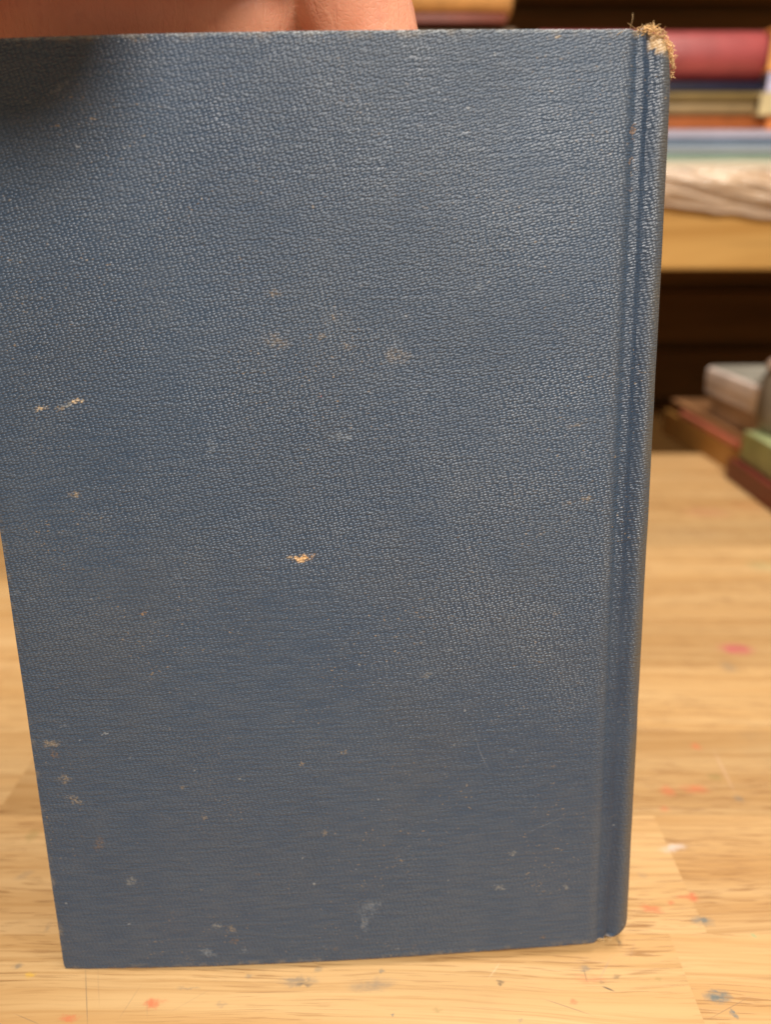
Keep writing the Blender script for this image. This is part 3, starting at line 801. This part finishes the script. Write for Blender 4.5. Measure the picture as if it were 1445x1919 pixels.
# ------------------------------------------------------------------ crumpled clear bag drooping over the shelf front
def bag():
    Y0 = SY - .006
    nx, ns = 150, 60
    xl, xr = at(1010, 350, SY).x, at(1600, 350, SY).x
    vs = []; fs = []
    zt = at(CX, 318, SY).z; zs = z_top
    for i in range(nx + 1):
        fx = i / nx; x = xl + (xr - xl) * fx
        px = CX + (x / at(CX + 1, 380, SY).x)
        hem = 398 + (px - 1330) * .10 + 5 * mnoise.noise(Vector((px / 50, 0, 2)))
        if px < 1330: hem = 386 + 12 * max(0, (px - 1250) / 80)
        zh = at(CX, hem, SY).z
        for j in range(ns + 1):
            s = j / ns
            if s < .25:
                f = s / .25; y = Y0 + .05 * (1 - f); z = zt + .0015 * math.sin(math.pi * f)
            else:
                f = (s - .25) / .75; z = zt + (zh - zt) * f; y = Y0 - .010 * math.sin(math.pi * min(1, f * 1.1)) * .8
            # broad diagonal folds with finer crumple on top
            d = x * 22 + z * 95
            a = mnoise.noise(Vector((d * 1.3, (x * 8 - z * 22) * .8, 1.5))); b = mnoise.noise(Vector((x * 90, z * 160, 7.0)))
            c = abs(mnoise.noise(Vector((d * 2.6, (x * 14 - z * 30), 4.4))))
            k = math.sin(math.pi * min(1, s * 1.1 + .02)) * .8 + .2
            y -= (a * .007 + b * .0012 + (1 - c) ** 3 * .006) * k
            z += mnoise.noise(Vector((x * 30, s * 8, 9))) * .0022 * k
            vs.append((x, y, z))
    n = ns + 1
    for i in range(nx):
        for j in range(ns):
            fs.append((i * n + j, i * n + j + 1, (i + 1) * n + j + 1, (i + 1) * n + j))
    me = bpy.data.meshes.new('plastic_bag'); me.from_pydata(vs, [], fs); me.update()
    m = NT('crumpled_plastic')
    co = m.n('ShaderNodeTexCoord').outputs['Object']
    m.col(m.mix(m.ramp(m.noise(co, 22, 4), .3, .7), (0.70, 0.52, 0.36), (0.56, 0.42, 0.31)))
    m.p(Roughness=.16, Specular_IOR_Level=1.0)
    m.l(m.bump(m.noise(co, 130, 4, .6, .8), .6, .002), m.bsdf.inputs['Normal'])
    o = link('plastic_bag', me, m.m)
    s = o.modifiers.new('thickness', 'SOLIDIFY'); s.thickness = .0004
    tag(o, 'crumpled pale beige bag drooping over the golden shelf board under the magazines', 'bag')
bag()

# ------------------------------------------------------------------ things at the right, behind and on the table
def heading(a, b):
    """rotation of local +x from a toward b"""
    return math.atan2(b.y - a.y, b.x - a.x)
# dark red book and green book on the table corner: near spine face runs from far-left corner A toward the camera B
A = ground(1351, 893); B = ground(1445, 966)
ang = heading(A, B)
L = 0.20
ctr = A + (B - A).normalized() * (L / 2)
z1 = at(1351, 857, A.y).z
flat_book('dark red book lying on the table under the pale green one', 0, L, 0, z1, 0, .15, (0.17, 0.035, 0.022), round_spine=False, rotz=ang, origin=(ctr.x, ctr.y, 0.0003), group=None)
n_in = Vector((-(B - A).y, (B - A).x, 0)).normalized()
dirn = (B - A).normalized()
cg = A + dirn * (L / 2 + .002) + n_in * .006
zg = at(1366, 803, (A + n_in * .006).y).z
flat_book('pale green book lying on the dark red one at the table corner', 0, L - .004, z1, zg, 0, .14, (0.40, 0.46, 0.22), round_spine=False, rotz=ang, origin=(cg.x, cg.y, z1 + .0005), rough=.4)
# grey jar standing on the green book
def lathe(name, prof, mat, parent, seg=40):
    vs = []; fs = []; n = len(prof)
    for j in range(seg):
        a = 2 * math.pi * j / seg
        vs += [(r * math.cos(a), r * math.sin(a), z) for r, z in prof]
    for j in range(seg):
        k = (j + 1) % seg
        for i in range(n - 1): fs.append((j * n + i, k * n + i, k * n + i + 1, j * n + i + 1))
    me = bpy.data.meshes.new(name); me.from_pydata(vs, [], fs)
    bm = bmesh.new(); bm.from_mesh(me); bmesh.ops.remove_doubles(bm, verts=bm.verts, dist=1e-6); bmesh.ops.recalc_face_normals(bm, faces=bm.faces); bm.to_mesh(me); bm.free()
    return link(name, me, mat, parent)
jl = at(1430, 800, .50)
jar = empty('jar', (jl.x + .0275, .505, zg + .0003))
tag(jar, 'grey brown jar with a pale rim standing on the green book at the picture edge', 'jar')
jh = at(1440, 682, .50).z - zg
lathe('body', [(0, 0), (.026, 0), (.028, .002), (.029, jh * .3), (.029, jh * .72), (.026, jh * .84), (.0245, jh * .88), (.0225, jh * .88), (.0225, jh * .3), (0, jh * .28)], plain('jar_glaze', (0.20, 0.165, 0.12), .25, .6), jar)
lathe('lid', [(0, jh * 1.0), (.022, jh * 1.0), (.0262, jh * .985), (.0272, jh * .95), (.0272, jh * .885), (.0262, jh * .882), (0, jh * .882)], plain('jar_lid', (0.50, 0.36, 0.28), .35, .5), jar)
# pale carton on a tan carton behind the green book; both turned like it
def carton(label, px, ptop, pbot, Y, w, d, col, lidcol, rz):
    z0, zt = at(CX, pbot, Y).z, at(CX, ptop, Y).z
    c = at(px, pbot, Y)
    o = empty('box', (c.x, Y, z0), rz); tag(o, label, 'box')
    h = zt - z0
    me = box_mesh('body', 0, w, .001, d - .001, 0, h - .0105); b = link('body', me, plain('carton', col, .6, .3), o, smooth=False); bevel(b, .0015)
    me = box_mesh('lid', -.001, w + .001, 0, d, h - .034 if h > .045 else h * .2, h); b = link('lid', me, plain('carton_lid', lidcol, .45, .4), o, smooth=False); bevel(b, .002)
    return o
a2 = ang + R(2)
SHELF_Z = -.0595
# stack standing on the low shelf behind the table
YB = SY + .03
def low(label, px, ptop, pbot, Y, L, depth, col, rz, **kw):
    z0, zt = at(px, pbot, Y).z, at(px, ptop, Y).z
    c = at(px, pbot, Y) + Vector((math.cos(rz), math.sin(rz), 0)) * L / 2
    return flat_book(label, 0, L, z0, zt, 0, depth, col, rotz=rz, origin=(c.x, c.y, z0), **kw)
rz = ang + R(4)
zc = at(1250, 742, .69).z
def slab(name, label, cat, corner, w, d, z0, z1, rz, mat, bw=.002, parts=None):
    o = empty(name, (corner.x, corner.y, z0), rz); tag(o, label, cat)
    me = box_mesh('body', 0, w, 0, d, 0, z1 - z0); b = link('body', me, mat, o, smooth=False); bevel(b, bw)
    return o
YO = .655
P = at(1243, 745, YO)
GB = 'books piled on the low shelf behind the table'
ztop = P.z
cdir = Vector((math.cos(rz), math.sin(rz), 0))
def pile(label, corner, z0, z1, col, L=.22, depth=.16, page=(0.60, 0.50, 0.34)):
    c = corner + cdir * (L / 2)
    return flat_book(label, 0, L, z0, z1, 0, depth, col, round_spine=False, rotz=rz, origin=(c.x, c.y, z0), group=GB, page=page)
base_c = Vector((P.x, YO, 0))
nrm = Vector((-math.sin(rz), math.cos(rz), 0))
pile('thin brown book, topmost of the low pile behind the table', base_c + cdir * .004 + nrm * .003, ztop - .005, ztop, (0.34, 0.17, 0.075), L=.21, depth=.15)
pile('thin coral red book under the thin brown one behind the table', base_c + cdir * .030, ztop - .0102, ztop - .0052, (0.62, 0.20, 0.12), L=.19, depth=.14)
pile('ochre brown book third from the top of the pile behind the table', base_c, ztop - .034, ztop - .0104, (0.46, 0.23, 0.06))
pile('dark plum book, lowest of the pile behind the table', base_c + nrm * .022 + cdir * .016, SHELF_Z, ztop - .0342, (0.055, 0.018, 0.03), L=.20, depth=.13)
# cartons standing on that pile
WHITE = plain('white_box_card', (0.66, 0.56, 0.50), .5, .4); TANC = plain('tan_box_card', (0.40, 0.27, 0.18), .6, .3)
Q = ground(1327, 776, ztop)
zl = at(1327, 738, Q.y).z; zq = at(1312, 690, Q.y).z
o = empty('box', (Q.x, Q.y, ztop + .0002), rz); tag(o, 'tan cardboard box under the white one behind the green book', 'box')
me = box_mesh('body', 0, .20, 0, .13, 0, zl - ztop - .001); b = link('body', me, TANC, o, smooth=False); bevel(b, .002)
me = box_mesh('flap', .0005, .1995, .06, .1295, zl - ztop - .0009, zl - ztop - .0006); link('flap', me, TANC, o, smooth=False)
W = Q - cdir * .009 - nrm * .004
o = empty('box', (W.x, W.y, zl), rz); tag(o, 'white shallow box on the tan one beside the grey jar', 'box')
me = box_mesh('body', .001, .219, .001, .149, 0, (zq - zl) * .5); b = link('body', me, WHITE, o, smooth=False); bevel(b, .0015)
me = box_mesh('lid', 0, .22, 0, .15, (zq - zl) * .35, zq - zl); b = link('lid', me, WHITE, o, smooth=False); bevel(b, .003, 3)
me = box_mesh('lid_shade', .003, .217, .003, .147, zq - zl + .0002, zq - zl + .0008); link('lid_shade', me, plain('lid_shade_grey', (0.27, 0.26, 0.22), .6, .3), o, smooth=False)  # grey sheet that paints the shelf's shade onto the lid
